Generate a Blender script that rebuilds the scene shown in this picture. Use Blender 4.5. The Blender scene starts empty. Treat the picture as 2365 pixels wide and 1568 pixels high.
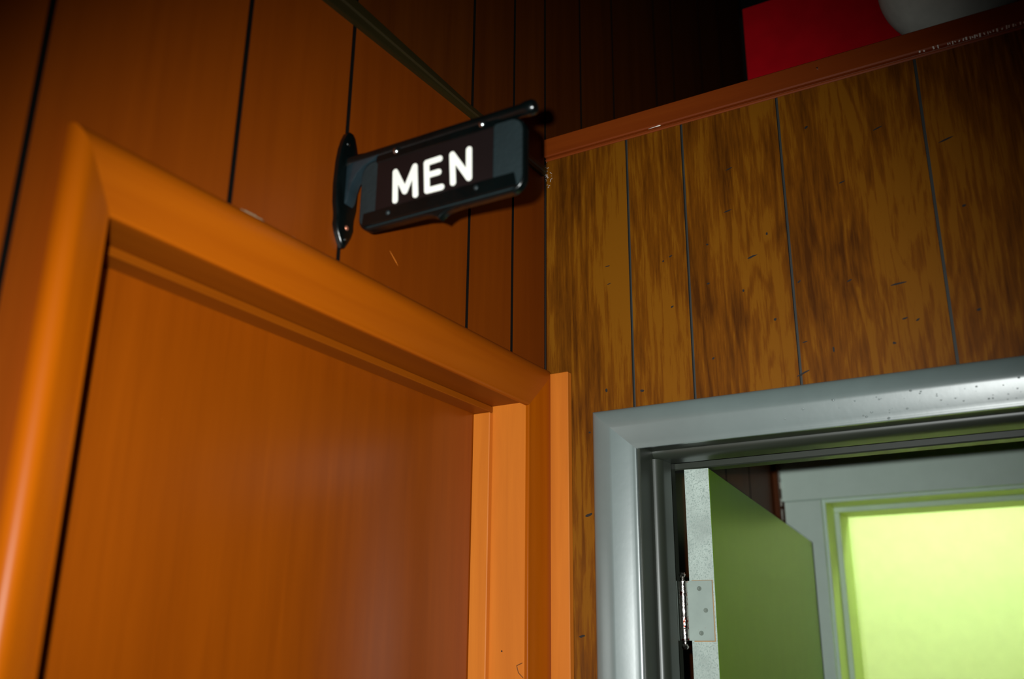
import bpy, bmesh, math, random
from mathutils import Vector, Matrix
random.seed(7)
S = bpy.context.scene
COL = S.collection

# ------------------------------------------------------------------ camera
IMG_W, IMG_H, F_PX = 2365, 1568, 2239.37
CAM = Vector((0.774, -1.400, 1.620))
yaw, pitch, roll = math.radians(31.012), math.radians(18.660), math.radians(0.601)
fw = Vector((-math.sin(yaw)*math.cos(pitch), math.cos(yaw)*math.cos(pitch), math.sin(pitch)))
rt = fw.cross(Vector((0, 0, 1))).normalized()
up = rt.cross(fw)
r2 = math.cos(roll)*rt + math.sin(roll)*up
u2 = -math.sin(roll)*rt + math.cos(roll)*up
cd = bpy.data.cameras.new('camera')
cam = bpy.data.objects.new('camera', cd); COL.objects.link(cam)
cam.matrix_world = Matrix(((r2.x, u2.x, -fw.x, CAM.x), (r2.y, u2.y, -fw.y, CAM.y),
                           (r2.z, u2.z, -fw.z, CAM.z), (0, 0, 0, 1)))
cd.sensor_width = 36.0
cd.lens = F_PX/IMG_W*36.0
cd.clip_start = 0.02
cd.dof.use_dof = True
cd.dof.focus_distance = 1.62
cd.dof.aperture_fstop = 2.7
S.camera = cam

# ------------------------------------------------------------------ world, flash, exposure
w = bpy.data.worlds.new('dark_room_air'); S.world = w; w.use_nodes = True
w.node_tree.nodes['Background'].inputs[0].default_value = (1.0, 0.95, 0.85, 1)
w.node_tree.nodes['Background'].inputs[1].default_value = 0.0015

fl = bpy.data.lights.new('camera_flash', 'SPOT')
flash = bpy.data.objects.new('camera_flash', fl); COL.objects.link(flash)
FLASH = CAM - 0.05*r2 + 0.03*u2
flash.location = FLASH
aim = Vector((0.036, -0.243, 1.865)) - FLASH
flash.rotation_euler = aim.to_track_quat('-Z', 'Y').to_euler()
fl.energy = 108.0
fl.color = (0.95, 1.0, 0.98)
fl.spot_size = math.radians(76)
fl.spot_blend = 1.0
fl.shadow_soft_size = 0.010
# the flash head's broad weak spill around its hot centre
sp_ = fl.copy(); sp_.name = 'camera_flash_spill'
spill = bpy.data.objects.new('camera_flash_spill', sp_); COL.objects.link(spill)
spill.location = FLASH; spill.rotation_euler = flash.rotation_euler
sp_.energy = 1.5; sp_.spot_size = math.radians(125)

S.view_settings.view_transform = 'Standard'
S.view_settings.look = 'None'
S.view_settings.exposure = 0.0
S.view_settings.gamma = 1.0
S.view_settings.use_curve_mapping = False

# ------------------------------------------------------------------ helpers
def tag(o, label=None, cat=None, group=None, kind=None):
    if label: o['label'] = label
    if cat: o['category'] = cat
    if group: o['group'] = group
    if kind: o['kind'] = kind
    return o

def link(name, me, mat, parent=None):
    o = bpy.data.objects.new(name, me); COL.objects.link(o)
    if mat: me.materials.append(mat)
    if parent: o.parent = parent
    return o

def empty(name, loc=(0, 0, 0)):
    o = bpy.data.objects.new(name, None); COL.objects.link(o)
    o.location = loc; o.empty_display_size = 0.05
    return o

def from_bm(name, bm, mat, parent=None, smooth=None):
    """absolute-coordinate bmesh; rebased on the parent's location"""
    bmesh.ops.remove_doubles(bm, verts=bm.verts, dist=1e-6)
    bmesh.ops.recalc_face_normals(bm, faces=bm.faces)
    if parent is not None:
        p = parent; off = Vector((0, 0, 0))
        while p is not None:
            off += p.location; p = p.parent
        bmesh.ops.translate(bm, verts=bm.verts, vec=-off)
    me = bpy.data.meshes.new(name); bm.to_mesh(me); bm.free()
    if smooth is not None:
        for p in me.polygons: p.use_smooth = True
        me.set_sharp_from_angle(angle=math.radians(smooth))
    return link(name, me, mat, parent)

def box_bm(x0, x1, y0, y1, z0, z1, bev=0.0, bm=None, seg=1):
    own = bm is None
    b = bmesh.new()
    vs = [b.verts.new((x, y, z)) for x in (x0, x1) for y in (y0, y1) for z in (z0, z1)]
    for f in ((0, 1, 3, 2), (4, 6, 7, 5), (0, 4, 5, 1), (2, 3, 7, 6), (0, 2, 6, 4), (1, 5, 7, 3)):
        b.faces.new([vs[i] for i in f])
    if bev > 0:
        bmesh.ops.recalc_face_normals(b, faces=b.faces)
        bmesh.ops.bevel(b, geom=b.edges[:], offset=bev, segments=seg, affect='EDGES', profile=0.5)
    if own: return b
    merge(bm, b); return bm

def merge(dst, src):
    me = bpy.data.meshes.new('tmp'); src.to_mesh(me); src.free()
    dst.from_mesh(me); bpy.data.meshes.remove(me)

def box(name, a, mat, parent=None, bev=0.0, seg=1, smooth=None):
    return from_bm(name, box_bm(*a, bev=bev, seg=seg), mat, parent, smooth)

def poly_bm(pts, origin, ua, va, n, t, bev=0.0, seg=1):
    """extrude a 2-D polygon (u, v) laid on origin + u*ua + v*va by t along n"""
    b = bmesh.new()
    o = Vector(origin); ua = Vector(ua); va = Vector(va); n = Vector(n)
    lo = [b.verts.new(o + u*ua + v*va) for u, v in pts]
    hi = [b.verts.new(o + u*ua + v*va + n*t) for u, v in pts]
    b.faces.new(lo); top = b.faces.new(hi)
    k = len(pts)
    for i in range(k): b.faces.new((lo[i], lo[(i+1) % k], hi[(i+1) % k], hi[i]))
    bmesh.ops.recalc_face_normals(b, faces=b.faces)
    if bev > 0:
        b.faces.ensure_lookup_table()
        eds = [e for e in b.edges if all(v in hi for v in e.verts)]
        bmesh.ops.bevel(b, geom=eds, offset=bev, segments=seg, affect='EDGES', profile=0.5)
    return b

def tube_bm(p0, p1, r0, r1=None, n=20, prof=None):
    """lathe along p0->p1; prof = [(t, r)...] with t in metres from p0"""
    p0 = Vector(p0); p1 = Vector(p1); d = (p1-p0); L = d.length; d.normalize()
    a = d.orthogonal().normalized(); c = d.cross(a)
    if prof is None: prof = [(0, r0), (L, r0 if r1 is None else r1)]
    b = bmesh.new(); rings = []
    for t, r in prof:
        rings.append([b.verts.new(p0 + d*t + (a*math.cos(2*math.pi*i/n) + c*math.sin(2*math.pi*i/n))*max(r, 1e-5)) for i in range(n)])
    for A, B in zip(rings, rings[1:]):
        for i in range(n): b.faces.new((A[i], A[(i+1) % n], B[(i+1) % n], B[i]))
    b.faces.new(rings[0]); b.faces.new(rings[-1][::-1])
    return b

# ------------------------------------------------------------------ materials
def new_mat(name):
    m = bpy.data.materials.new(name); m.use_nodes = True
    nt = m.node_tree; b = nt.nodes['Principled BSDF']
    return m, nt, b

def nd(nt, typ, **kw):
    n = nt.nodes.new(typ)
    for k, v in kw.items():
        if k in n.inputs: n.inputs[k].default_value = v
        else: setattr(n, k, v)
    return n

def ramp(nt, stops, interp='LINEAR'):
    n = nt.nodes.new('ShaderNodeValToRGB'); cr = n.color_ramp; cr.interpolation = interp
    while len(cr.elements) < len(stops): cr.elements.new(0.5)
    for e, (p, c) in zip(cr.elements, stops):
        e.position = p; e.color = (*c, 1) if len(c) == 3 else c
    return n

def coords(nt, scale, rnd=6.0):
    tc = nd(nt, 'ShaderNodeTexCoord'); oi = nd(nt, 'ShaderNodeObjectInfo')
    mp = nd(nt, 'ShaderNodeMapping'); mp.inputs['Scale'].default_value = scale
    nt.links.new(tc.outputs['Object'], mp.inputs['Vector'])
    mul = nd(nt, 'ShaderNodeVectorMath', operation='SCALE'); mul.inputs['Scale'].default_value = rnd
    cmb = nd(nt, 'ShaderNodeCombineXYZ')
    for i in range(3): nt.links.new(oi.outputs['Random'], cmb.inputs[i])
    nt.links.new(cmb.outputs[0], mul.inputs[0])
    add = nd(nt, 'ShaderNodeVectorMath', operation='ADD')
    nt.links.new(mp.outputs[0], add.inputs[0]); nt.links.new(mul.outputs[0], add.inputs[1])
    return add.outputs[0]

def wood(name, dark, mid, light, stretch, rough=0.35, coat=0.25, grain=14.0, blotch=3.0, bump=0.02, spec=0.5, contrast=0.5):
    m, nt, b = new_mat(name)
    v = coords(nt, stretch)
    n1 = nd(nt, 'ShaderNodeTexNoise', Scale=grain, Detail=7.0, Roughness=0.6, Distortion=0.4)
    n2 = nd(nt, 'ShaderNodeTexNoise', Scale=blotch, Detail=3.0, Roughness=0.5)
    nt.links.new(v, n1.inputs['Vector']); nt.links.new(v, n2.inputs['Vector'])
    mx = nd(nt, 'ShaderNodeMix', data_type='FLOAT'); mx.inputs[0].default_value = 0.45
    nt.links.new(n1.outputs['Fac'], mx.inputs[2]); nt.links.new(n2.outputs['Fac'], mx.inputs[3])
    h = contrast*0.5
    rp = ramp(nt, [(0.5-h*0.55, dark), (0.5, mid), (0.5+h*0.55, light)])
    nt.links.new(mx.outputs[0], rp.inputs[0])
    nt.links.new(rp.outputs[0], b.inputs['Base Color'])
    b.inputs['Roughness'].default_value = rough
    b.inputs['Coat Weight'].default_value = coat; b.inputs['Coat Roughness'].default_value = 0.22
    b.inputs['Specular IOR Level'].default_value = spec
    bp_ = nd(nt, 'ShaderNodeBump'); bp_.inputs['Strength'].default_value = bump; bp_.inputs['Distance'].default_value = 0.002
    nt.links.new(n1.outputs['Fac'], bp_.inputs['Height']); nt.links.new(bp_.outputs[0], b.inputs['Normal'])
    return m

def grained(name, dark, mid, light, rough=0.42):
    """flat-sawn printed panelling: cathedral rings + fine dark pores"""
    m, nt, b = new_mat(name)
    v = coords(nt, (9.0, 1.0, 1.1), rnd=9.0)
    warp = nd(nt, 'ShaderNodeTexNoise', Scale=0.9, Detail=4.0, Roughness=0.55, Distortion=0.6)
    nt.links.new(v, warp.inputs['Vector'])
    sc = nd(nt, 'ShaderNodeMath', operation='MULTIPLY'); sc.inputs[1].default_value = 15.0
    nt.links.new(warp.outputs['Fac'], sc.inputs[0])
    fr = nd(nt, 'ShaderNodeMath', operation='SINE'); 
    sc2 = nd(nt, 'ShaderNodeMath', operation='MULTIPLY'); sc2.inputs[1].default_value = 5.0
    nt.links.new(sc.outputs[0], sc2.inputs[0]); nt.links.new(sc2.outputs[0], fr.inputs[0])
    v2 = coords(nt, (60.0, 4.0, 4.5), rnd=5.0)
    fine = nd(nt, 'ShaderNodeTexNoise', Scale=2.6, Detail=8.0, Roughness=0.68, Distortion=0.25)
    nt.links.new(v2, fine.inputs['Vector'])
    v3 = coords(nt, (10.0, 3.0, 3.0), rnd=3.0)
    blot = nd(nt, 'ShaderNodeTexNoise', Scale=1.1, Detail=3.0, Roughness=0.5)
    nt.links.new(v3, blot.inputs['Vector'])
    a1 = nd(nt, 'ShaderNodeMath', operation='MULTIPLY_ADD'); a1.inputs[1].default_value = 0.085; 
    nt.links.new(fr.outputs[0], a1.inputs[0]); nt.links.new(fine.outputs['Fac'], a1.inputs[2])
    a2 = nd(nt, 'ShaderNodeMath', operation='MULTIPLY_ADD'); a2.inputs[1].default_value = 0.9
    nt.links.new(blot.outputs['Fac'], a2.inputs[0]); nt.links.new(a1.outputs[0], a2.inputs[2])
    rp = ramp(nt, [(0.62, dark), (0.90, mid), (1.05, light)])
    a3 = nd(nt, 'ShaderNodeMath', operation='MULTIPLY'); a3.inputs[1].default_value = 0.92
    nt.links.new(a2.outputs[0], a3.inputs[0]); nt.links.new(a3.outputs[0], rp.inputs[0])
    nt.links.new(rp.outputs[0], b.inputs['Base Color'])
    b.inputs['Roughness'].default_value = rough
    b.inputs['Specular IOR Level'].default_value = 0.2
    bp_ = nd(nt, 'ShaderNodeBump'); bp_.inputs['Strength'].default_value = 0.12; bp_.inputs['Distance'].default_value = 0.001
    nt.links.new(fine.outputs['Fac'], bp_.inputs['Height']); nt.links.new(bp_.outputs[0], b.inputs['Normal'])
    return m

def paint(name, col, rough=0.4, spec=0.5, bump=0.0, bscale=60.0, metal=0.0, var=0.08, coat=0.0, coat_rough=0.1, speck=None):
    m, nt, b = new_mat(name)
    v = coords(nt, (1, 1, 1), rnd=4.0)
    n1 = nd(nt, 'ShaderNodeTexNoise', Scale=18.0, Detail=5.0, Roughness=0.6)
    nt.links.new(v, n1.inputs['Vector'])
    lo = tuple(c*(1-var) for c in col); hi = tuple(min(1, c*(1+var)) for c in col)
    rp = ramp(nt, [(0.3, lo), (0.7, hi)])
    nt.links.new(n1.outputs['Fac'], rp.inputs[0])
    out = rp.outputs[0]
    if speck:
        n3 = nd(nt, 'ShaderNodeTexNoise', Scale=speck[1], Detail=2.0, Roughness=0.5)
        nt.links.new(v, n3.inputs['Vector'])
        r3 = ramp(nt, [(speck[2], (0, 0, 0)), (speck[2]+0.04, (1, 1, 1))])
        nt.links.new(n3.outputs['Fac'], r3.inputs[0])
        mx = nd(nt, 'ShaderNodeMix', data_type='RGBA'); mx.inputs[7].default_value = (*speck[0], 1)
        nt.links.new(r3.outputs[0], mx.inputs[0]); nt.links.new(out, mx.inputs[6]); out = mx.outputs[2]
    nt.links.new(out, b.inputs['Base Color'])
    b.inputs['Roughness'].default_value = rough; b.inputs['Metallic'].default_value = metal
    b.inputs['Specular IOR Level'].default_value = spec; b.inputs['Coat Weight'].default_value = coat; b.inputs['Coat Roughness'].default_value = coat_rough
    if bump > 0:
        n2 = nd(nt, 'ShaderNodeTexNoise', Scale=bscale, Detail=3.0, Roughness=0.5)
        nt.links.new(v, n2.inputs['Vector'])
        bp_ = nd(nt, 'ShaderNodeBump'); bp_.inputs['Strength'].default_value = bump; bp_.inputs['Distance'].default_value = 0.003
        nt.links.new(n2.outputs['Fac'], bp_.inputs['Height']); nt.links.new(bp_.outputs[0], b.inputs['Normal'])
    return m

ST_V = (3.0, 3.0, 0.16)      # vertical grain
ST_H = (3.0, 0.16, 3.0)      # grain along the left wall
M = {}
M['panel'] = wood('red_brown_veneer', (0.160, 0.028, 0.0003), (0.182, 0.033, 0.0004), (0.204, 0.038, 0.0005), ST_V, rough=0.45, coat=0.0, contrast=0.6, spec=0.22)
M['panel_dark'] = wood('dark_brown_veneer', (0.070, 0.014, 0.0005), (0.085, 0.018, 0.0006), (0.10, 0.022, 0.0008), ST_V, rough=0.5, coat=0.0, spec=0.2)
M['groove'] = paint('groove_black', (0.003, 0.002, 0.0015), rough=0.9, spec=0.1)
M['trim_v'] = wood('orange_stain_upright', (0.50, 0.125, 0.0040), (0.58, 0.155, 0.0070), (0.66, 0.19, 0.011), ST_V, rough=0.52, coat=0.0, contrast=0.6, spec=0.55)
M['case_v'] = wood('amber_stain_upright', (0.29, 0.056, 0.0003), (0.33, 0.068, 0.0005), (0.37, 0.080, 0.0008), ST_V, rough=0.34, coat=0.0, contrast=0.6, spec=0.12)
M['case_h'] = wood('amber_stain_level', (0.29, 0.056, 0.0003), (0.33, 0.068, 0.0005), (0.37, 0.080, 0.0008), ST_H, rough=0.42, coat=0.0, contrast=0.6, spec=0.22)
M['slab'] = wood('orange_door_veneer', (0.205, 0.038, 0.0003), (0.24, 0.046, 0.0004), (0.275, 0.054, 0.0006), ST_V, rough=0.28, coat=0.0, grain=22, contrast=0.7, spec=0.65)
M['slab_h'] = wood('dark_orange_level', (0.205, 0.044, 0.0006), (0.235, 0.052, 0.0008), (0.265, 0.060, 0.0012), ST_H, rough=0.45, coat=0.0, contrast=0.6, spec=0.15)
M['olive'] = grained('olive_brown_panel', (0.068, 0.018, 0.0006), (0.158, 0.046, 0.0012), (0.205, 0.070, 0.0025))
M['groove2'] = paint('groove_slate', (0.030, 0.030, 0.028), rough=0.6)
M['cap'] = wood('red_brown_cap', (0.18, 0.028, 0.0015), (0.215, 0.035, 0.002), (0.25, 0.044, 0.003), (0.16, 3, 3), rough=0.4, coat=0.2)
M['strip'] = wood('olive_strip', (0.011, 0.0075, 0.0006), (0.017, 0.0115, 0.0008), (0.022, 0.015, 0.001), ST_H, rough=0.5, coat=0.05)
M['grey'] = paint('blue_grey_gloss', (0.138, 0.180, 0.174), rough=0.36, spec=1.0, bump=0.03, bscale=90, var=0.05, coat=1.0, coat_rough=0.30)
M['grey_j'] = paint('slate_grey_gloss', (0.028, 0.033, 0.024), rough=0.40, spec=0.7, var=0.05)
M['edge'] = paint('rough_pale_edge', (0.46, 0.53, 0.48), rough=0.7, bump=0.6, bscale=350, var=0.22, speck=((0.34, 0.41, 0.37), 420.0, 0.56))
M['leafdoor'] = paint('green_enamel', (0.130, 0.265, 0.004), rough=0.32, spec=0.04, var=0.03)
M['white'] = paint('pale_grey_green_paint', (0.70, 0.84, 0.74), rough=0.4, var=0.03)
M['yellow'] = paint('pale_yellow_wall', (0.84, 0.85, 0.55), rough=0.6, var=0.03)
M['lime'] = paint('bathroom_glow_tint', (0.80, 0.92, 0.30), rough=0.5, var=0.03)  # yellow-green glow of the bathroom light, painted onto the inner frame faces
M['iron'] = paint('black_iron', (0.0012, 0.0026, 0.0026), rough=0.24, spec=0.5, bump=0.25, bscale=70, var=0.3)
M['iron_face'] = paint('blue_black_face', (0.010, 0.018, 0.020), rough=0.5, bump=0.25, bscale=160, var=0.15)
M['iron_hi'] = paint('highlit_blue_black', (0.011, 0.020, 0.025), rough=0.28, spec=0.8, bump=0.3, bscale=110, var=0.25)  # flash highlight on the gusset put into a lighter iron colour
M['insert'] = paint('brown_black_insert', (0.0055, 0.0026, 0.0026), rough=0.45, var=0.15)
M['letter'] = paint('white_letter', (0.95, 0.94, 0.85), rough=0.5, var=0.0)
M['steel'] = paint('bright_steel', (0.55, 0.58, 0.58), rough=0.25, metal=1.0, var=0.1)
M['chrome'] = paint('worn_chrome', (0.60, 0.55, 0.52), rough=0.2, metal=1.0, bump=0.3, bscale=300, var=0.15, speck=((0.25, 0.02, 0.01), 120.0, 0.60))
M['copper'] = paint('copper_screw', (0.55, 0.20, 0.12), rough=0.35, metal=0.7)
M['leafmetal'] = paint('painted_hinge_leaf', (0.30, 0.36, 0.32), rough=0.45, var=0.1, speck=((0.25, 0.06, 0.02), 55.0, 0.70))
M['screw'] = paint('grimy_screw', (0.13, 0.16, 0.13), rough=0.5, var=0.3)
M['rust'] = paint('rusty_gap', (0.42, 0.24, 0.10), rough=0.8, var=0.2)
M['red'] = paint('deep_red_paint', (0.55, 0.001, 0.008), rough=0.6, spec=0.15, var=0.1)
M['globe'] = paint('pale_plaster', (0.85, 0.86, 0.76), rough=0.6, bump=0.3, bscale=25, var=0.1)
M['dark'] = paint('dark_void', (0.012, 0.012, 0.012), rough=0.9)
M['floor'] = wood('brown_floor', (0.06, 0.03, 0.012), (0.09, 0.05, 0.02), (0.12, 0.07, 0.03), (3, 0.2, 3), rough=0.4)
M['mark'] = paint('gouge_dark', (0.010, 0.006, 0.004), rough=0.7)
M['plaster'] = paint('dried_plaster', (0.30, 0.19, 0.10), rough=0.8, bump=0.5, bscale=200)
M['dust'] = paint('warm_dust', (0.36, 0.17, 0.10), rough=0.8, var=0.3)
M['flake_glint'] = paint('flake_and_glint', (0.92, 0.88, 0.80), rough=0.4)  # pale chips and lint; glints on the cap rail are painted with it too

# ------------------------------------------------------------------ the setting
FLOOR_X0, FLOOR_X1, FLOOR_Y0, FLOOR_Y1 = -1.2, 3.0, -3.2, 3.2
tag(box('floor', (FLOOR_X0, FLOOR_X1, FLOOR_Y0, FLOOR_Y1, -0.05, 0.0), M['floor']), kind='structure')
tag(box('ceiling', (-0.1, FLOOR_X1, FLOOR_Y0, FLOOR_Y1, 4.0, 4.05), M['dark']), kind='structure')

# left wall: black backing with planks in front (face at X = 0)
DY0, DY1, DZ = -0.905, -0.035, 2.065          # rough door opening
wl = from_bm('wall_left', poly_bm([(-3.2, 0), (DY0, 0), (DY0, DZ), (DY1, DZ), (DY1, 0), (1.38, 0), (1.38, 4.0), (-3.2, 4.0)],
             (-0.16, 0, 0), (0, 1, 0), (0, 0, 1), (1, 0, 0), 0.152), M['groove'])
tag(wl, kind='structure')
GR = [-3.2, -2.95, -2.66, -2.50, -2.28, -2.08, -1.80, -1.62, -1.40, -1.22, -0.965, -0.727, -0.543, -0.247, -0.114, 0.0]
GR_IN = [0.152, 0.315, 0.573, 0.70, 0.93, 1.12, 1.37]
SPLIT = 2.476
def darken_flanks(o, axis, mat):
    o.data.materials.append(mat)
    for p in o.data.polygons:
        if abs(p.normal[axis]) < 0.5: p.material_index = 1
    return o

def plank(a, b, z0, z1, mat, gap=0.0036):
    a += gap; b -= gap
    if a < DY0 < b: pts = [(a, z0), (DY0, z0), (DY0, DZ), (b, DZ), (b, z1), (a, z1)]
    elif a < DY1 < b and z0 < DZ: pts = [(a, DZ), (DY1, DZ), (DY1, z0), (b, z0), (b, z1), (a, z1)]
    elif a >= DY0 and b <= DY1: pts = [(a, max(z0, DZ)), (b, max(z0, DZ)), (b, z1), (a, z1)]
    else: pts = [(a, z0), (b, z0), (b, z1), (a, z1)]
    if z0 > DZ: pts = [(a, z0), (b, z0), (b, z1), (a, z1)]
    return darken_flanks(from_bm('plank', poly_bm(pts, (-0.0075, 0, 0), (0, 1, 0), (0, 0, 1), (1, 0, 0), 0.0075), mat, wl), 0, M['groove'])
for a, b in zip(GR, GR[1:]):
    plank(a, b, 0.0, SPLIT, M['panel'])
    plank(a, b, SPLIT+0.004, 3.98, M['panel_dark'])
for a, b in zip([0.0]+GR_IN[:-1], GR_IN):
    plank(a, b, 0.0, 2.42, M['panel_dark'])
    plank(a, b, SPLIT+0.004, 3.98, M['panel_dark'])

from_bm('scratch', tube_bm((0.0001, -0.4405, 2.1590), (0.0001, -0.4205, 2.1440), 0, n=6, prof=[(0, 0.0001), (0.008, 0.0004), (0.018, 0.0005), (0.025, 0.0001)]), M['trim_v'], wl)
# level batten on the left wall (seen from below; a little tapered towards the corner)
bm = bmesh.new()
secs = [(-3.1, 2.449, 2.492, 0.014), (-0.73, 2.451, 2.490, 0.013), (-0.27, 2.466, 2.481, 0.010), (-0.012, 2.472, 2.486, 0.010)]
rings = []
for y, z0, z1, t in secs:
    zm = z0 + (z1-z0)*0.5
    rings.append([bm.verts.new(p) for p in ((0.0002, y, z0), (t*0.6, y, z0), (t*0.75, y, zm-0.002), (t, y, zm), (t, y, z1), (0.0002, y, z1))])
for A, B in zip(rings, rings[1:]):
    for i in range(6): bm.faces.new((A[i], A[(i+1) % 6], B[(i+1) % 6], B[i]))
bm.faces.new(rings[0]); bm.faces.new(rings[-1][::-1])
tag(from_bm('trim_1', bm, M['strip']), label='dark olive wooden batten running level across the left wall panelling', kind='structure')

# right partition wall: slate backing with grained planks in front (face at Y = 0)
GX0, GX1, GZ = 0.140, 1.010, 1.985            # rough opening of the grey doorway
WT = 0.15
WTOP = 2.512
wr = from_bm('wall_right', poly_bm([(0.002, 0), (GX0, 0), (GX0, GZ), (GX1, GZ), (GX1, 0), (3.0, 0), (3.0, WTOP), (0.002, WTOP)],
             (0, WT, 0), (1, 0, 0), (0, 0, 1), (0, -1, 0), WT-0.006), M['groove2'])
tag(wr, kind='structure')
GXS = [0.003, 0.164, 0.267, 0.432, 0.645, 0.800, 0.905, 1.10, 1.25, 1.42, 1.55, 1.76, 1.92, 2.10, 2.33, 2.50, 2.72, 3.0]
for a, b in zip(GXS, GXS[1:]):
    g = 0.0022
    a2, b2 = a+(g if a > 0.01 else 0), b-g
    if a2 < GX0 < b2: pts = [(a2, 0), (GX0, 0), (GX0, GZ), (b2, GZ), (b2, WTOP), (a2, WTOP)]
    elif a2 < GX1 < b2: pts = [(a2, GZ), (GX1, GZ), (GX1, 0), (b2, 0), (b2, WTOP), (a2, WTOP)]
    elif a2 >= GX0 and b2 <= GX1: pts = [(a2, GZ), (b2, GZ), (b2, WTOP), (a2, WTOP)]
    else: pts = [(a2, 0), (b2, 0), (b2, WTOP), (a2, WTOP)]
    darken_flanks(from_bm('plank', poly_bm(pts, (0, 0, 0), (1, 0, 0), (0, 0, 1), (0, 1, 0), 0.0055), M['olive'], wr), 1, M['groove2'])

# gouges and pinholes in the panelling
marks = [(0.436, 2.036, 12, 1.5, 22), (0.583, 2.15, 14, 1.3, 4), (0.372, 2.237, 9, 1.6, 14), (0.58, 2.406, 8, 1.3, 16), (0.672, 2.36, 12, 1.3, 14),
    (0.338, 2.325, 7, 1.2, 12), (0.237, 2.267, 3.2, 1.2, 20), (0.224, 2.261, 2, 1.4, 60), (0.236, 2.178, 3.4, 1.6, 25), (0.401, 2.127, 2.4, 2, 0),
    (0.442, 2.181, 3.5, 1.5, 40), (0.515, 2.168, 4, 1.2, 20), (0.355, 2.183, 2, 2.5, 0), (0.399, 2.271, 1.8, 3, 0), (0.299, 2.206, 3, 1.6, 15),
    (0.567, 2.062, 2.6, 2, 0), (0.585, 2.096, 4, 1.4, 8), (0.602, 2.091, 3, 1.4, 30), (0.483, 2.066, 1.6, 4, 0), (0.443, 2.084, 4, 1, 10),
    (0.115, 2.053, 2.4, 3, 0), (0.178, 2.044, 3.6, 2.2, 5), (0.122, 2.273, 5, 0.9, 4), (0.079, 1.851, 7, 2.4, 18), (0.083, 1.986, 2, 1.6, 0),
    (0.064, 1.666, 6, 2, 10), (0.681, 2.092, 3, 2, 20), (0.301, 2.274, 2, 1.5, 0), (0.475, 2.439, 3, 2, 40), (0.682, 2.25, 3, 2, 20),
    (0.30, 2.08, 2.5, 1.6, 30), (0.124, 2.24, 4, 0.8, 10), (0.345, 2.40, 6, 1.2, 18), (0.52, 2.33, 6, 1.1, 14)]
bm = bmesh.new()
for x, z, hw, hh, ang in marks:
    hw *= 0.001; hh *= 0.001; a = math.radians(ang)
    pts = []
    for i in range(10):
        t = 2*math.pi*i/10; k = random.uniform(0.75, 1.15)
        u, v = hw*math.cos(t)*k, hh*math.sin(t)*k
        pts.append((x+u*math.cos(a)-v*math.sin(a), z+u*math.sin(a)+v*math.cos(a)))
    merge(bm, poly_bm(pts, (0, 0.0003, 0), (1, 0, 0), (0, 0, 1), (0, -1, 0), 0.0006))
tag(from_bm('gouge_marks', bm, M['mark'], wr), label='small dark nicks and dashes in the panelling', kind='stuff')

# cap on top of the partition
cap = empty('trim_2', (0, 0, 2.508))
tag(cap, label='red-brown wooden cap rail along the top of the partition', kind='structure')
box('cap_board', (0.002, 3.0, -0.010, WT+0.02, 2.512, 2.550), M['cap'], cap, bev=0.002)
box('cap_bead', (0.002, 3.0, -0.0035, -0.0002, 2.5060, 2.5115), M['cap'], cap, bev=0.002)
for x, z in ((0.5034, 2.533), (1.1, 2.531)):
    from_bm('nail_head', tube_bm((x, -0.0095, z), (x, -0.0125, z), 0, n=12, prof=[(0, 0.0016), (0.0018, 0.0016), (0.0028, 0.0008)]), M['steel'], cap, smooth=40)
from_bm('painted_glint', tube_bm((0.21, -0.0075, 2.5112), (0.2335, -0.0075, 2.5122), 0, n=8, prof=[(0, 0.0002), (0.012, 0.0006), (0.021, 0.0013), (0.0235, 0.0003)]), M['flake_glint'], cap, smooth=60)  # glint on the lower cap line, painted as a pale sliver
bm = bmesh.new()
x = 0.655
while x < 0.98:
    h = random.uniform(0.0010, 0.0030); wd = random.uniform(0.0005, 0.0012); tl = random.uniform(-0.001, 0.001)
    zc = 2.5105 + random.uniform(-0.0006, 0.0006)
    merge(bm, poly_bm([(x-wd, zc-h), (x+wd, zc-h), (x+wd+tl, zc+h), (x-wd+tl, zc+h)], (0, -0.0095, 0), (1, 0, 0), (0, 0, 1), (0, -1, 0), 0.0012))
    x += random.uniform(0.0025, 0.0065)*(2.2 if x < 0.69 else 1)
tag(from_bm('splinters', bm, M['flake_glint'], cap), label='row of splinters along the lower edge of the cap rail, glints painted pale', kind='stuff')  # ragged edge bits, their bright glints put into the pale colour

# corner filler strip and caulk line
box_f = box('trim_3', (0.0065, 0.0505, -0.014, -0.0004, 0.0, 2.092), M['trim_v'], None, bev=0.0012)
tag(box_f, label='narrow orange wooden filler strip on the partition beside the corner', kind='structure')
ck = box('trim_4', (0.0004, 0.0022, -0.0028, -0.0006, 2.10, 2.50), M['mark'], None)
tag(ck, label='thin dark caulk line down the corner of the two walls', kind='structure')

bm = bmesh.new()
for k in range(26):
    x, y, z = 0.001+abs(random.gauss(0, 0.006)), -0.001, 2.478+random.gauss(0, 0.012)
    d = Vector((random.uniform(-1, 1), -0.3, random.uniform(-1, 1))).normalized()*random.uniform(0.001, 0.006)
    merge(bm, tube_bm((x, y, z), Vector((x, y, z))+d, 0.00025, n=5))
lint = from_bm('lint', bm, M['flake_glint'])
tag(lint, label='wisp of pale lint stuck in the wall corner beside the sign', cat='lint', kind='stuff')

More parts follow.
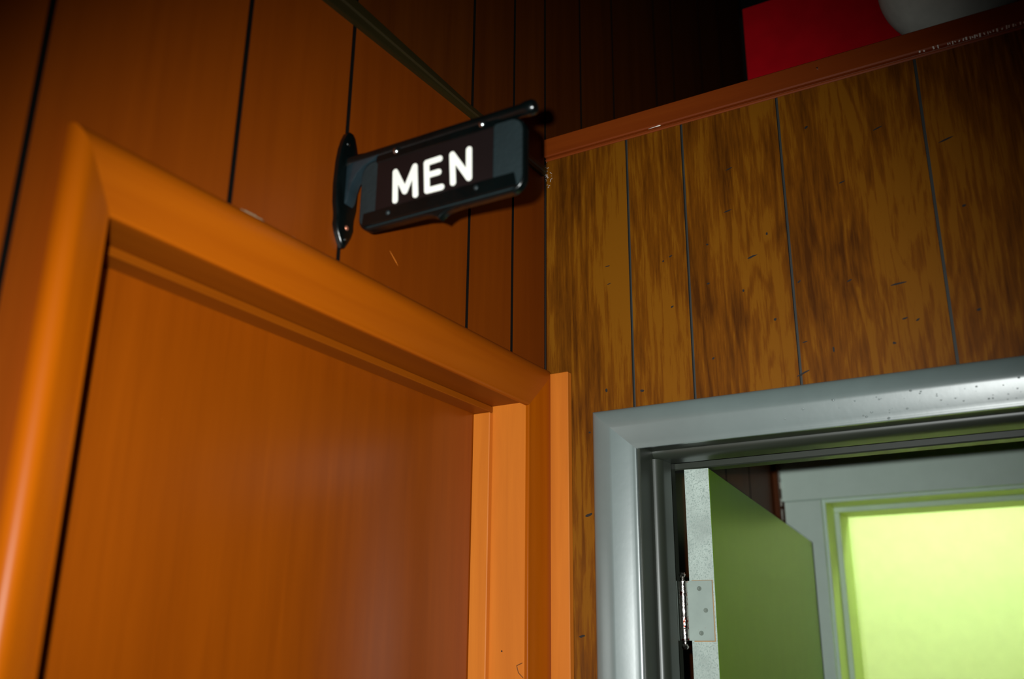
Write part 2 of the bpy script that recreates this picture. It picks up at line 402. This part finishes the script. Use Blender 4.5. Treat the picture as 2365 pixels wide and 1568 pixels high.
# ------------------------------------------------------------------ casings (swept profile with mitres)
def casing(kind, inner, outer, prof, parent, mat_leg, mat_head, to3d):
    """inner/outer = (lo, hi, top); prof = [(s, t)] from inner edge to outer edge; to3d(u, z, t)"""
    (il, ih, iz), (ol, oh, oz) = inner, outer
    n = len(prof)
    def strip(A, B):
        b = bmesh.new()
        a = [b.verts.new(p) for p in A]; c = [b.verts.new(p) for p in B]
        for i in range(n-1): b.faces.new((a[i], a[i+1], c[i+1], c[i]))
        b.faces.new((a[-1], a[0], c[0], c[-1]))
        b.faces.new(a); b.faces.new(c[::-1])
        return b
    lerp = lambda p, q, s: p+(q-p)*s
    L = [to3d(lerp(il, ol, s), lerp(iz, oz, s), t) for s, t in prof]
    R = [to3d(lerp(ih, oh, s), lerp(iz, oz, s), t) for s, t in prof]
    L0 = [to3d(lerp(il, ol, s), 0.0, t) for s, t in prof]
    R0 = [to3d(lerp(ih, oh, s), 0.0, t) for s, t in prof]
    from_bm('casing_leg', strip(L0, L), mat_leg, parent, smooth=35)
    from_bm('casing_leg', strip(R0, R), mat_leg, parent, smooth=35)
    from_bm('casing_head', strip(L, R), mat_head, parent, smooth=35)

def clam(t_in, t_out, r_in, r_out, bow=0.0, n=8):
    """clamshell section: thin rounded inner edge, thick rounded outer edge"""
    P = [(0.0, 0.0005)]
    for i in range(n+1):
        a = i/n*math.pi/2
        P.append((r_in*(1-math.cos(a)), t_in-0.35*t_in*(1-math.sin(a))))
    for i in range(1, 6):
        s = r_in+(1-r_in-r_out)*i/6
        P.append((s, t_in+(t_out-t_in)*i/6+bow*math.sin(math.pi*i/6)))
    for i in range(n+1):
        a = i/n*math.pi/2
        P.append((1-r_out*(1-math.sin(a)), t_out*(0.30+0.70*math.cos(a))))
    P.append((1.0, 0.0005))
    return P

# ---- door_1: orange veneer door in the left wall
d1 = empty('door_1', (0, -0.47, 0))
tag(d1, label='closed orange-brown wooden door with wide rounded casing in the left wall', kind='structure')
casing('wood', (-0.875, -0.0675, 2.0265), (-0.929, -0.004, 2.101), clam(0.0075, 0.0185, 0.08, 0.27, 0.0006), d1, M['case_v'], M['case_h'],
       lambda u, z, t: (t+0.0002, u, z))
JX = -0.150
box('jamb', (JX, -0.0002, -0.0550, -0.036, 0, 2.0555), M['trim_v'], d1, bev=0.0008)
box('jamb', (JX, -0.0002, -0.904, -0.885, 0, 2.0555), M['trim_v'], d1, bev=0.0008)
box('jamb_head', (JX, -0.0002, -0.8848, -0.0552, 2.0360, 2.0555), M['slab_h'], d1, bev=0.0008)
box('door_stop', (-0.1028, -0.070, -0.0662, -0.0551, 0, 2.0248), M['trim_v'], d1, bev=0.0012)
box('door_stop', (-0.1028, -0.070, -0.8848, -0.874, 0, 2.0248), M['trim_v'], d1, bev=0.0012)
box('stop_head', (-0.1028, -0.070, -0.8848, -0.0552, 2.0250, 2.0359), M['slab_h'], d1, bev=0.0012)
box('slab', (-0.143, -0.1032, -0.882, -0.058, 0.008, 2.033), M['slab'], d1, bev=0.0015)
# plaster smear on top of the casing, small chips
bm = bmesh.new()
for k in range(9):
    y = -0.716+0.0045*k; r = 0.0048*math.sin(math.pi*(k+1)/10.5)+0.0012
    s = bmesh.new(); bmesh.ops.create_icosphere(s, subdivisions=2, radius=1.0)
    for v in s.verts:
        j = random.uniform(0.8, 1.15)
        v.co = Vector((0.0055+v.co.x*r*0.5*j, y+v.co.y*r*0.95*j, 2.1010+v.co.z*r*0.75*j))
    merge(bm, s)
from_bm('plaster_smear', bm, M['plaster'], d1, smooth=60)
bm = bmesh.new()
y = -0.66
while y < -0.03:
    r = random.uniform(0.0005, 0.0014); L_ = random.uniform(0.004, 0.020)
    merge(bm, box_bm(0.0052, 0.0066, y, y+L_, 2.1006, 2.1008+r))
    y += L_*random.uniform(0.9, 1.6)
tag(from_bm('plaster_dust', bm, M['dust'], d1), kind='stuff')
# splits in the jamb low down
bm = bmesh.new()
for (xa, za), (xb, zb) in zip([(-0.010, 1.626), (-0.020, 1.622), (-0.017, 1.612)], [(-0.020, 1.622), (-0.017, 1.612), (-0.008, 1.604)]):
    merge(bm, tube_bm((xa, -0.0552, za), (xb, -0.0552, zb), 0.0005, n=6))
merge(bm, tube_bm((-0.047, -0.0545, 1.643), (-0.047, -0.0556, 1.643), 0.0013, n=10))
from_bm('crack', bm, M['mark'], d1)

# ---- door_2: blue-grey doorway in the partition with the door standing open
d2 = empty('door_2', (0.57, 0.0, 0))
tag(d2, label='open doorway with blue-grey painted casing in the partition, door swung inward', kind='structure')
prof2 = [(0.0, 0.0005), (0.0, 0.0052), (0.02, 0.0060), (0.05, 0.0064), (0.09, 0.0067)]
for i in range(1, 9):                                   # slightly bowed inner slope
    q = i/8; prof2.append((0.09+0.49*q, 0.0067+0.0097*(q-0.18*q*q)/0.82))
for i in range(1, 9):
    a = math.pi/2*i/8; prof2.append((0.58+0.42*math.sin(a), 0.0085+0.0079*math.cos(a)**0.9 if i < 8 else 0.0085))
prof2.append((1.0, 0.0005))
casing('grey', (0.1665, 0.9835, 1.9495), (0.0935, 1.0565, 2.0165), prof2, d2, M['grey'], M['grey'], lambda u, z, t: (u, -t-0.0002, z))
bm = bmesh.new()
for k in range(46):
    x = random.choice((random.uniform(0.36, 0.75), random.uniform(0.50, 0.72))); q = random.uniform(0.03, 0.55)
    r = random.uniform(0.0006, 0.0022); z = 1.9495+q*0.067; t = 0.0067+0.0097*max(0, (q-0.09)/0.49)
    sp = bmesh.new(); bmesh.ops.create_icosphere(sp, subdivisions=1, radius=1.0)
    for v in sp.verts: v.co = Vector((x+v.co.x*r*1.3, -t-0.0002+v.co.y*0.0007, z+v.co.z*r))
    merge(bm, sp)
tag(from_bm('paint_lumps', bm, M['grey'], d2, smooth=70), kind='stuff')
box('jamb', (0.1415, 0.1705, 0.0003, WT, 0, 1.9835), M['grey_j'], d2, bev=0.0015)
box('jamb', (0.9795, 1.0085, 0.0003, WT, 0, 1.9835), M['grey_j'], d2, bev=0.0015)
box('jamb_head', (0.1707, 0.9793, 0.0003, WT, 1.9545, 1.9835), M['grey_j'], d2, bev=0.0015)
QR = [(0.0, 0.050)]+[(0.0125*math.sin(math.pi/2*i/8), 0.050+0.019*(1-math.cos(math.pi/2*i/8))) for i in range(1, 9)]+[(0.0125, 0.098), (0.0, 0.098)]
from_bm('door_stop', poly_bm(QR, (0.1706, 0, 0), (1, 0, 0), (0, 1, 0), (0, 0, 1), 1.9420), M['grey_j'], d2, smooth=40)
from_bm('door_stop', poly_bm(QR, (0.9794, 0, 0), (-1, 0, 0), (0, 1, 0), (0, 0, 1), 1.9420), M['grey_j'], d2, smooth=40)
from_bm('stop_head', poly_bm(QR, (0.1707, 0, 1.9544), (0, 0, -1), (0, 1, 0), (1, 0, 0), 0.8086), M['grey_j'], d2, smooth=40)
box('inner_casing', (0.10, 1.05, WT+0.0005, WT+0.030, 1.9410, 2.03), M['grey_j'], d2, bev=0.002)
# the open door
ang = math.radians(5.66)
dv = Vector((-math.sin(ang), math.cos(ang), 0)); nv = Vector((math.cos(ang), math.sin(ang), 0))
A0 = Vector((0.1905, 0.1385, 0))
TH, WD, ZT = 0.0415, 1.075, 1.9385
def slab_box(u0, u1, v0, v1, z0, z1, bev):
    b = box_bm(u0, u1, v0, v1, z0, z1, bev)
    for v in b.verts:
        v.co = A0+nv*v.co.x+dv*v.co.y+Vector((0, 0, v.co.z))
    return b
sl = from_bm('slab', slab_box(0, TH, 0.0014, WD, 0.01, ZT, 0.0012), M['leafdoor'], d2)
from_bm('slab_edge', slab_box(0.0, TH-0.0004, 0.0002, 0.0013, 0.012, ZT-0.0005, 0.0), M['edge'], sl)
# hinges: barrel with finials, leaf let into the door's edge
def hinge(zc):
    hx, hy = 0.1815, 0.1315
    pr = [(0, 0.0008), (0.0018, 0.0046), (0.005, 0.0062), (0.0082, 0.0046), (0.0100, 0.0026), (0.013, 0.0028), (0.0145, 0.0060)]
    z = 0.0145
    for k in range(5):
        pr += [(z+0.0006, 0.0068), (z+0.0176, 0.0068), (z+0.0184, 0.0060)]; z += 0.0186
    L = z+0.0145
    pr += [(L-0.0130, 0.0030), (L-0.0100, 0.0026), (L-0.0082, 0.0046), (L-0.005, 0.0062), (L-0.0018, 0.0046), (L, 0.0008)]
    h = from_bm('hinge', tube_bm((hx, hy, zc-L/2), (hx, hy, zc+L/2), 0, n=18, prof=pr), M['chrome'], d2, smooth=35)
    lf = from_bm('hinge_leaf', slab_box(-0.004, TH-0.0045, -0.0012, 0.0001, zc-0.0465, zc+0.0465, 0.0003), M['leafmetal'], h)
    from_bm('hinge_leaf', box_bm(0.1708, 0.1722, 0.0985, 0.131, zc-0.0465, zc+0.0465), M['leafmetal'], h)
    for u0, u1, z0, z1 in ((TH-0.0046, TH-0.0032, zc-0.047, zc+0.047), (0.004, TH-0.0032, zc-0.0480, zc-0.0466), (0.004, TH-0.0032, zc+0.0466, zc+0.0474)):
        from_bm('mortise_line', slab_box(u0, u1, -0.0004, 0.0001, z0, z1, 0.0), M['rust'], h)
    for dz, du in ((0.034, 0.016), (0.0, 0.025), (-0.035, 0.016)):
        c = A0+nv*du+dv*(-0.0011)+Vector((0, 0, zc+dz))
        from_bm('screw', tube_bm(c, c-dv*0.0008, 0, n=14, prof=[(0, 0.0038), (0.0004, 0.0036), (0.0005, 0.0016), (0.0003, 0.001)]), M['screw'], h, smooth=40)
hinge(1.7090); hinge(0.95); hinge(0.25)

# ---- vestibule behind the partition
tag(box('ceiling_vestibule', (0.001, 1.40, WT+0.001, 1.345, 2.43, 2.47), M['dark']), kind='structure')
tag(box('wall_vestibule', (1.36, 1.40, WT+0.02, 1.345, 0, 2.4295), M['panel']), kind='structure')
Y2 = 1.38
OX0, OX1, OZ = 0.115, 0.905, 2.078
wb = from_bm('wall_back', poly_bm([(-0.0, 0), (OX0, 0), (OX0, OZ), (OX1, OZ), (OX1, 0), (1.5, 0), (1.5, 2.5), (0.0, 2.5)],
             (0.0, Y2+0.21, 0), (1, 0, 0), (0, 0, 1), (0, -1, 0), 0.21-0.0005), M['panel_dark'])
tag(wb, kind='structure')
d3 = empty('door_3', (0.51, Y2, 0))
tag(d3, label='pale grey-green door casing round the bright inner doorway', kind='structure')
box('casing_leg', (0.0215, 0.1235, Y2-0.019, Y2-0.0008, 0, 2.0715), M['white'], d3, bev=0.002)
box('casing_leg', (0.8965, 0.9985, Y2-0.019, Y2-0.0008, 0, 2.0715), M['white'], d3, bev=0.002)
box('casing_head', (0.0155, 1.0045, Y2-0.020, Y2-0.0008, 2.0725, 2.190), M['white'], d3, bev=0.002)
box('jamb', (0.1155, 0.1310, Y2-0.0006, Y2+0.215, 0, 2.0765), M['white'], d3, bev=0.002)
box('jamb', (0.8890, 0.9045, Y2-0.0006, Y2+0.215, 0, 2.0765), M['white'], d3, bev=0.002)
box('jamb_head', (0.1312, 0.8888, Y2-0.0006, Y2+0.215, 2.0635, 2.0765), M['white'], d3, bev=0.002)
box('door_stop', (0.1312, 0.1465, Y2+0.090, Y2+0.205, 0, 2.0480), M['white'], d3, bev=0.002)
box('door_stop', (0.8735, 0.8888, Y2+0.090, Y2+0.205, 0, 2.0480), M['white'], d3, bev=0.002)
box('stop_head', (0.1312, 0.8888, Y2+0.090, Y2+0.205, 2.0482, 2.0634), M['white'], d3, bev=0.002)
for o in d3.children:
    if o.name.startswith(('jamb', 'door_stop', 'stop_head')):       # bathroom light's yellow-green put into the colour of all but the front edges
        o.data.materials.append(M['lime'])
        for p in o.data.polygons:
            if p.normal.y > -0.6: p.material_index = 1
# dark corner post with chipped white paint beside the inner casing
cp = box('trim_5', (0.0005, 0.0150, Y2-0.045, Y2-0.0008, 0, 2.42), M['panel_dark'], None, bev=0.001)
tag(cp, label='dark wooden corner strip with chipped white paint beside the inner casing', kind='structure')
bm = bmesh.new()
for k in range(26):
    z = random.uniform(1.98, 2.20); r = random.uniform(0.001, 0.005)
    merge(bm, box_bm(0.0146, 0.0158, Y2-0.024-random.uniform(0, 0.006), Y2-0.0195, z-r*1.6, z+r*1.6))
tag(from_bm('paint_chips', bm, M['flake_glint'], cp), kind='stuff')

# ---- lit bathroom beyond
BX0, BX1, BY0, BY1, BZ = -0.75, 1.75, Y2+0.216, 2.55, 2.46
tag(box('floor_bathroom', (BX0, BX1, BY0, BY1, 0.0002, 0.006), M['yellow']), kind='structure')
tag(box('wall_bathroom_back', (BX0, BX1, BY1, BY1+0.05, 0, BZ), M['yellow']), kind='structure')
tag(box('wall_bathroom_left', (BX0-0.05, BX0-0.0005, BY0, BY1+0.05, 0, BZ), M['yellow']), kind='structure')
tag(box('wall_bathroom_right', (BX1+0.0005, BX1+0.05, BY0, BY1+0.05, 0, BZ), M['yellow']), kind='structure')
tag(box('ceiling_bathroom', (BX0-0.05, BX1+0.05, BY0, BY1+0.05, BZ+0.0005, BZ+0.05), M['yellow']), kind='structure')
tag(from_bm('wall_bathroom_front', poly_bm([(BX0, 0), (OX0-0.002, 0), (OX0-0.002, OZ), (OX1+0.002, OZ), (OX1+0.002, 0), (BX1, 0), (BX1, BZ), (BX0, BZ)],
    (0, BY0, 0), (1, 0, 0), (0, 0, 1), (0, 1, 0), 0.02), M['yellow']), kind='structure')

lamp = empty('ceiling_lamp', (0.35, 1.92, BZ))
tag(lamp, label='greenish fluorescent tube fixture on the bathroom ceiling beyond the inner doorway', cat='lamp')
box('housing', (-0.25, 0.95, 1.87, 1.97, BZ-0.035, BZ-0.0005), M['white'], lamp, bev=0.004)
m, nt, b = new_mat('tube_glow')
b.inputs['Emission Color'].default_value = (0.77, 1.0, 0.62, 1); b.inputs['Emission Strength'].default_value = 27.0
for y in (1.895, 1.945):
    from_bm('tube', tube_bm((-0.22, y, BZ-0.052), (0.92, y, BZ-0.052), 0.013, n=14), m, lamp, smooth=60)
for x in (-0.235, 0.920):
    box('end_cap', (x, x+0.015, 1.875, 1.965, BZ-0.068, BZ-0.0352), M['white'], lamp, bev=0.002)

# ---- dark space above: red upper wall, pale globe
rw = from_bm('wall_upper', box_bm(0.277, 1.15, 0.40, 0.90, 2.4705, 3.006, 0.002), M['red'])
tag(rw, label='deep red painted panel in the dark above the partition', kind='structure')
tag(box('wall_far', (-0.1, 3.0, 3.15, 3.2, 0, 4.0), M['dark']), kind='structure')

gl = empty('globe_lamp', (0.700, 0.25, 2.812))
tag(gl, label='unlit pale round globe hanging in the dark above the cap rail', cat='lamp')
bm = bmesh.new(); bmesh.ops.create_uvsphere(bm, u_segments=40, v_segments=24, radius=0.118)
for v in bm.verts:
    v.co.x *= 1.06
    v.co += Vector((0.700, 0.25, 2.812))
from_bm('shade', bm, M['globe'], gl, smooth=60)
from_bm('neck', tube_bm((0.700, 0.25, 2.925), (0.700, 0.25, 2.98), 0.04, 0.03, n=20), M['iron'], gl, smooth=40)
from_bm('rod', tube_bm((0.700, 0.25, 2.97), (0.700, 0.25, 3.999), 0.008, n=12), M['iron'], gl, smooth=40)

# ------------------------------------------------------------------ the hanging sign
YS = -0.540
sg = empty('restroom_sign', (0.0, YS, 2.205))
tag(sg, label='black metal projecting sign reading MEN on a wall bracket above the orange door', cat='sign')
# spear-shaped wall plate
half = [(2.288, .003), (2.283, .008), (2.272, .0125), (2.258, .0165), (2.238, .0195), (2.205, .0210), (2.180, .0195), (2.166, .0165),
        (2.158, .0160), (2.150, .0165), (2.140, .0130), (2.130, .0075), (2.122, .0022)]
CY = -0.5425
pts = [(CY+h, z) for z, h in half]+[(CY-h, z) for z, h in reversed(half)]
pl = from_bm('mounting_plate', poly_bm(pts, (0.0003, 0, 0), (0, 1, 0), (0, 0, 1), (1, 0, 0), 0.0085, bev=0.0035, seg=3), M['iron'], sg, smooth=40)
for (y, z), mt in (((-0.5405, 2.150), 'copper'), ((-0.5485, 2.268), 'iron'), ((-0.5425, 2.133), 'steel')):
    from_bm('screw', tube_bm((0.0080, y, z), (0.0115, y, z), 0, n=14, prof=[(0, 0.0036 if mt != 'steel' else 0.0018), (0.0012, 0.0034 if mt != 'steel' else 0.0016), (0.0026, 0.0016)]), M[mt], pl, smooth=50)
# arm with rolled end, flared gusset and two rivets
ar = from_bm('bracket_arm', tube_bm((0.006, YS, 2.2425), (0.286, YS, 2.2425), 0, n=20,
     prof=[(0, 0.0125), (0.010, 0.0100), (0.03, 0.0084), (0.262, 0.0082), (0.268, 0.0094), (0.2765, 0.0096), (0.280, 0.0076)]), M['iron'], sg, smooth=40)
gp = [(0.0075, 2.2385), (0.060, 2.2385), (0.050, 2.2335), (0.036, 2.2285), (0.0255, 2.2205), (0.019, 2.210), (0.0150, 2.198), (0.0125, 2.186), (0.0075, 2.180)]
from_bm('gusset', poly_bm(gp, (0, YS+0.0075, 0), (1, 0, 0), (0, 0, 1), (0, -1, 0), 0.016, bev=0.0012, seg=2), M['iron_hi'], ar, smooth=40)
for x in (0.0885, 0.2170):
    b = bmesh.new(); bmesh.ops.create_uvsphere(b, u_segments=14, v_segments=10, radius=0.0050)
    bmesh.ops.translate(b, verts=b.verts, vec=(x, YS-0.0072, 2.2350))
    from_bm('rivet', b, M['steel'], ar, smooth=60)
    box('hanger', (x-0.007, x+0.007, YS-0.0055, YS+0.0055, 2.2255, 2.2400), M['iron'], ar, bev=0.001)
# sign board: rounded plate with a pointed drop at the foot
def rrect(x0, x1, z0, z1, r, n=8, drop=None):
    P = []
    for cx, cz, a0 in ((x1-r, z1-r, 0), (x0+r, z1-r, 90), (x0+r, z0+r, 180), (x1-r, z0+r, 270)):
        for i in range(n+1):
            a = math.radians(a0+90*i/n); P.append((cx+r*math.cos(a), cz+r*math.sin(a)))
        if a0 == 180 and drop:
            P += drop
    return P
drop = [(0.130, 2.1355), (0.144, 2.1335), (0.151, 2.1300), (0.1555, 2.1265), (0.160, 2.1300), (0.167, 2.1335), (0.181, 2.1355)]
bd = from_bm('sign_board', poly_bm(rrect(0.0320, 0.2745, 2.1355, 2.2330, 0.019, drop=drop), (0, YS+0.0045, 0), (1, 0, 0), (0, 0, 1), (0, -1, 0), 0.0105, bev=0.0024, seg=3), M['iron'], sg, smooth=35)
from_bm('face_plate', poly_bm(rrect(0.0345, 0.2720, 2.1385, 2.2300, 0.017), (0, YS-0.0055, 0), (1, 0, 0), (0, 0, 1), (0, -1, 0), 0.0010), M['iron_face'], bd)
from_bm('insert_panel', poly_bm(rrect(0.0600, 0.2330, 2.1575, 2.2325, 0.0008, n=2), (0, YS-0.0066, 0), (1, 0, 0), (0, 0, 1), (0, -1, 0), 0.0016), M['insert'], bd)
from_bm('bottom_rail', poly_bm([(0.040, 2.1400), (0.266, 2.1400), (0.262, 2.1585), (0.042, 2.1585)], (0, YS-0.0066, 0), (1, 0, 0), (0, 0, 1), (0, -1, 0), 0.0034, bev=0.001), M['iron'], bd)
box('top_rail', (0.058, 0.235, YS-0.0095, YS-0.0066, 2.2255, 2.2360), M['iron'], bd, bev=0.001)
for x, z in ((0.0822, 2.1500), (0.2116, 2.1508)):
    from_bm('screw', tube_bm((x, YS-0.0098, z), (x, YS-0.0125, z), 0, n=14, prof=[(0, 0.0032), (0.001, 0.003), (0.0022, 0.0014)]), M['iron_face'], bd, smooth=50)
# raised white letters
SW = 0.0040
def stroke_letter(lines):
    bm = bmesh.new(); k = 0
    for path in lines:
        for (xa, za), (xb, zb) in zip(path, path[1:]):
            d = math.atan2(zb-za, xb-xa); P = []
            for i in range(9):
                a = d-math.pi/2+math.pi*i/8; P.append((xb+SW*math.cos(a), zb+SW*math.sin(a)))
            for i in range(9):
                a = d+math.pi/2+math.pi*i/8; P.append((xa+SW*math.cos(a), za+SW*math.sin(a)))
            merge(bm, poly_bm(P, (0, YS-0.0081, 0), (1, 0, 0), (0, 0, 1), (0, -1, 0), 0.0009+0.00004*k)); k += 1
    from_bm('letter', bm, M['letter'], bd)
stroke_letter([[(0.0915, 2.1650), (0.0895, 2.2050), (0.1060, 2.1740), (0.1195, 2.2045), (0.1225, 2.1650)]])
stroke_letter([[(0.1570, 2.2050), (0.1372, 2.2045), (0.1400, 2.1660), (0.1610, 2.1655)], [(0.1388, 2.1870), (0.1560, 2.1870)]])
stroke_letter([[(0.1778, 2.1670), (0.1752, 2.2055), (0.2005, 2.1675), (0.1995, 2.2055)]])

# ------------------------------------------------------------------ labels for the shell
for name, label in {
    'floor': 'brown wooden floor of the room below the picture', 'ceiling': 'black ceiling high above the partition',
    'wall_left': 'red-brown grooved plank wall on the left with the orange door',
    'wall_right': 'olive-brown grained plank partition on the right with the grey doorway',
    'ceiling_vestibule': 'dark low ceiling behind the partition', 'wall_vestibule': 'brown side wall behind the partition',
    'wall_back': 'dark wall behind the open grey-green door', 'floor_bathroom': 'pale floor beyond the inner doorway',
    'wall_bathroom_back': 'bright pale yellow wall seen through the inner doorway', 'wall_bathroom_left': 'pale yellow left wall of the lit bathroom',
    'wall_bathroom_right': 'pale yellow right wall of the lit bathroom', 'wall_bathroom_front': 'pale yellow wall around the inner doorway, bathroom side',
    'ceiling_bathroom': 'pale yellow ceiling of the lit bathroom', 'wall_far': 'dark far wall above the partition'}.items():
    bpy.data.objects[name]['label'] = label
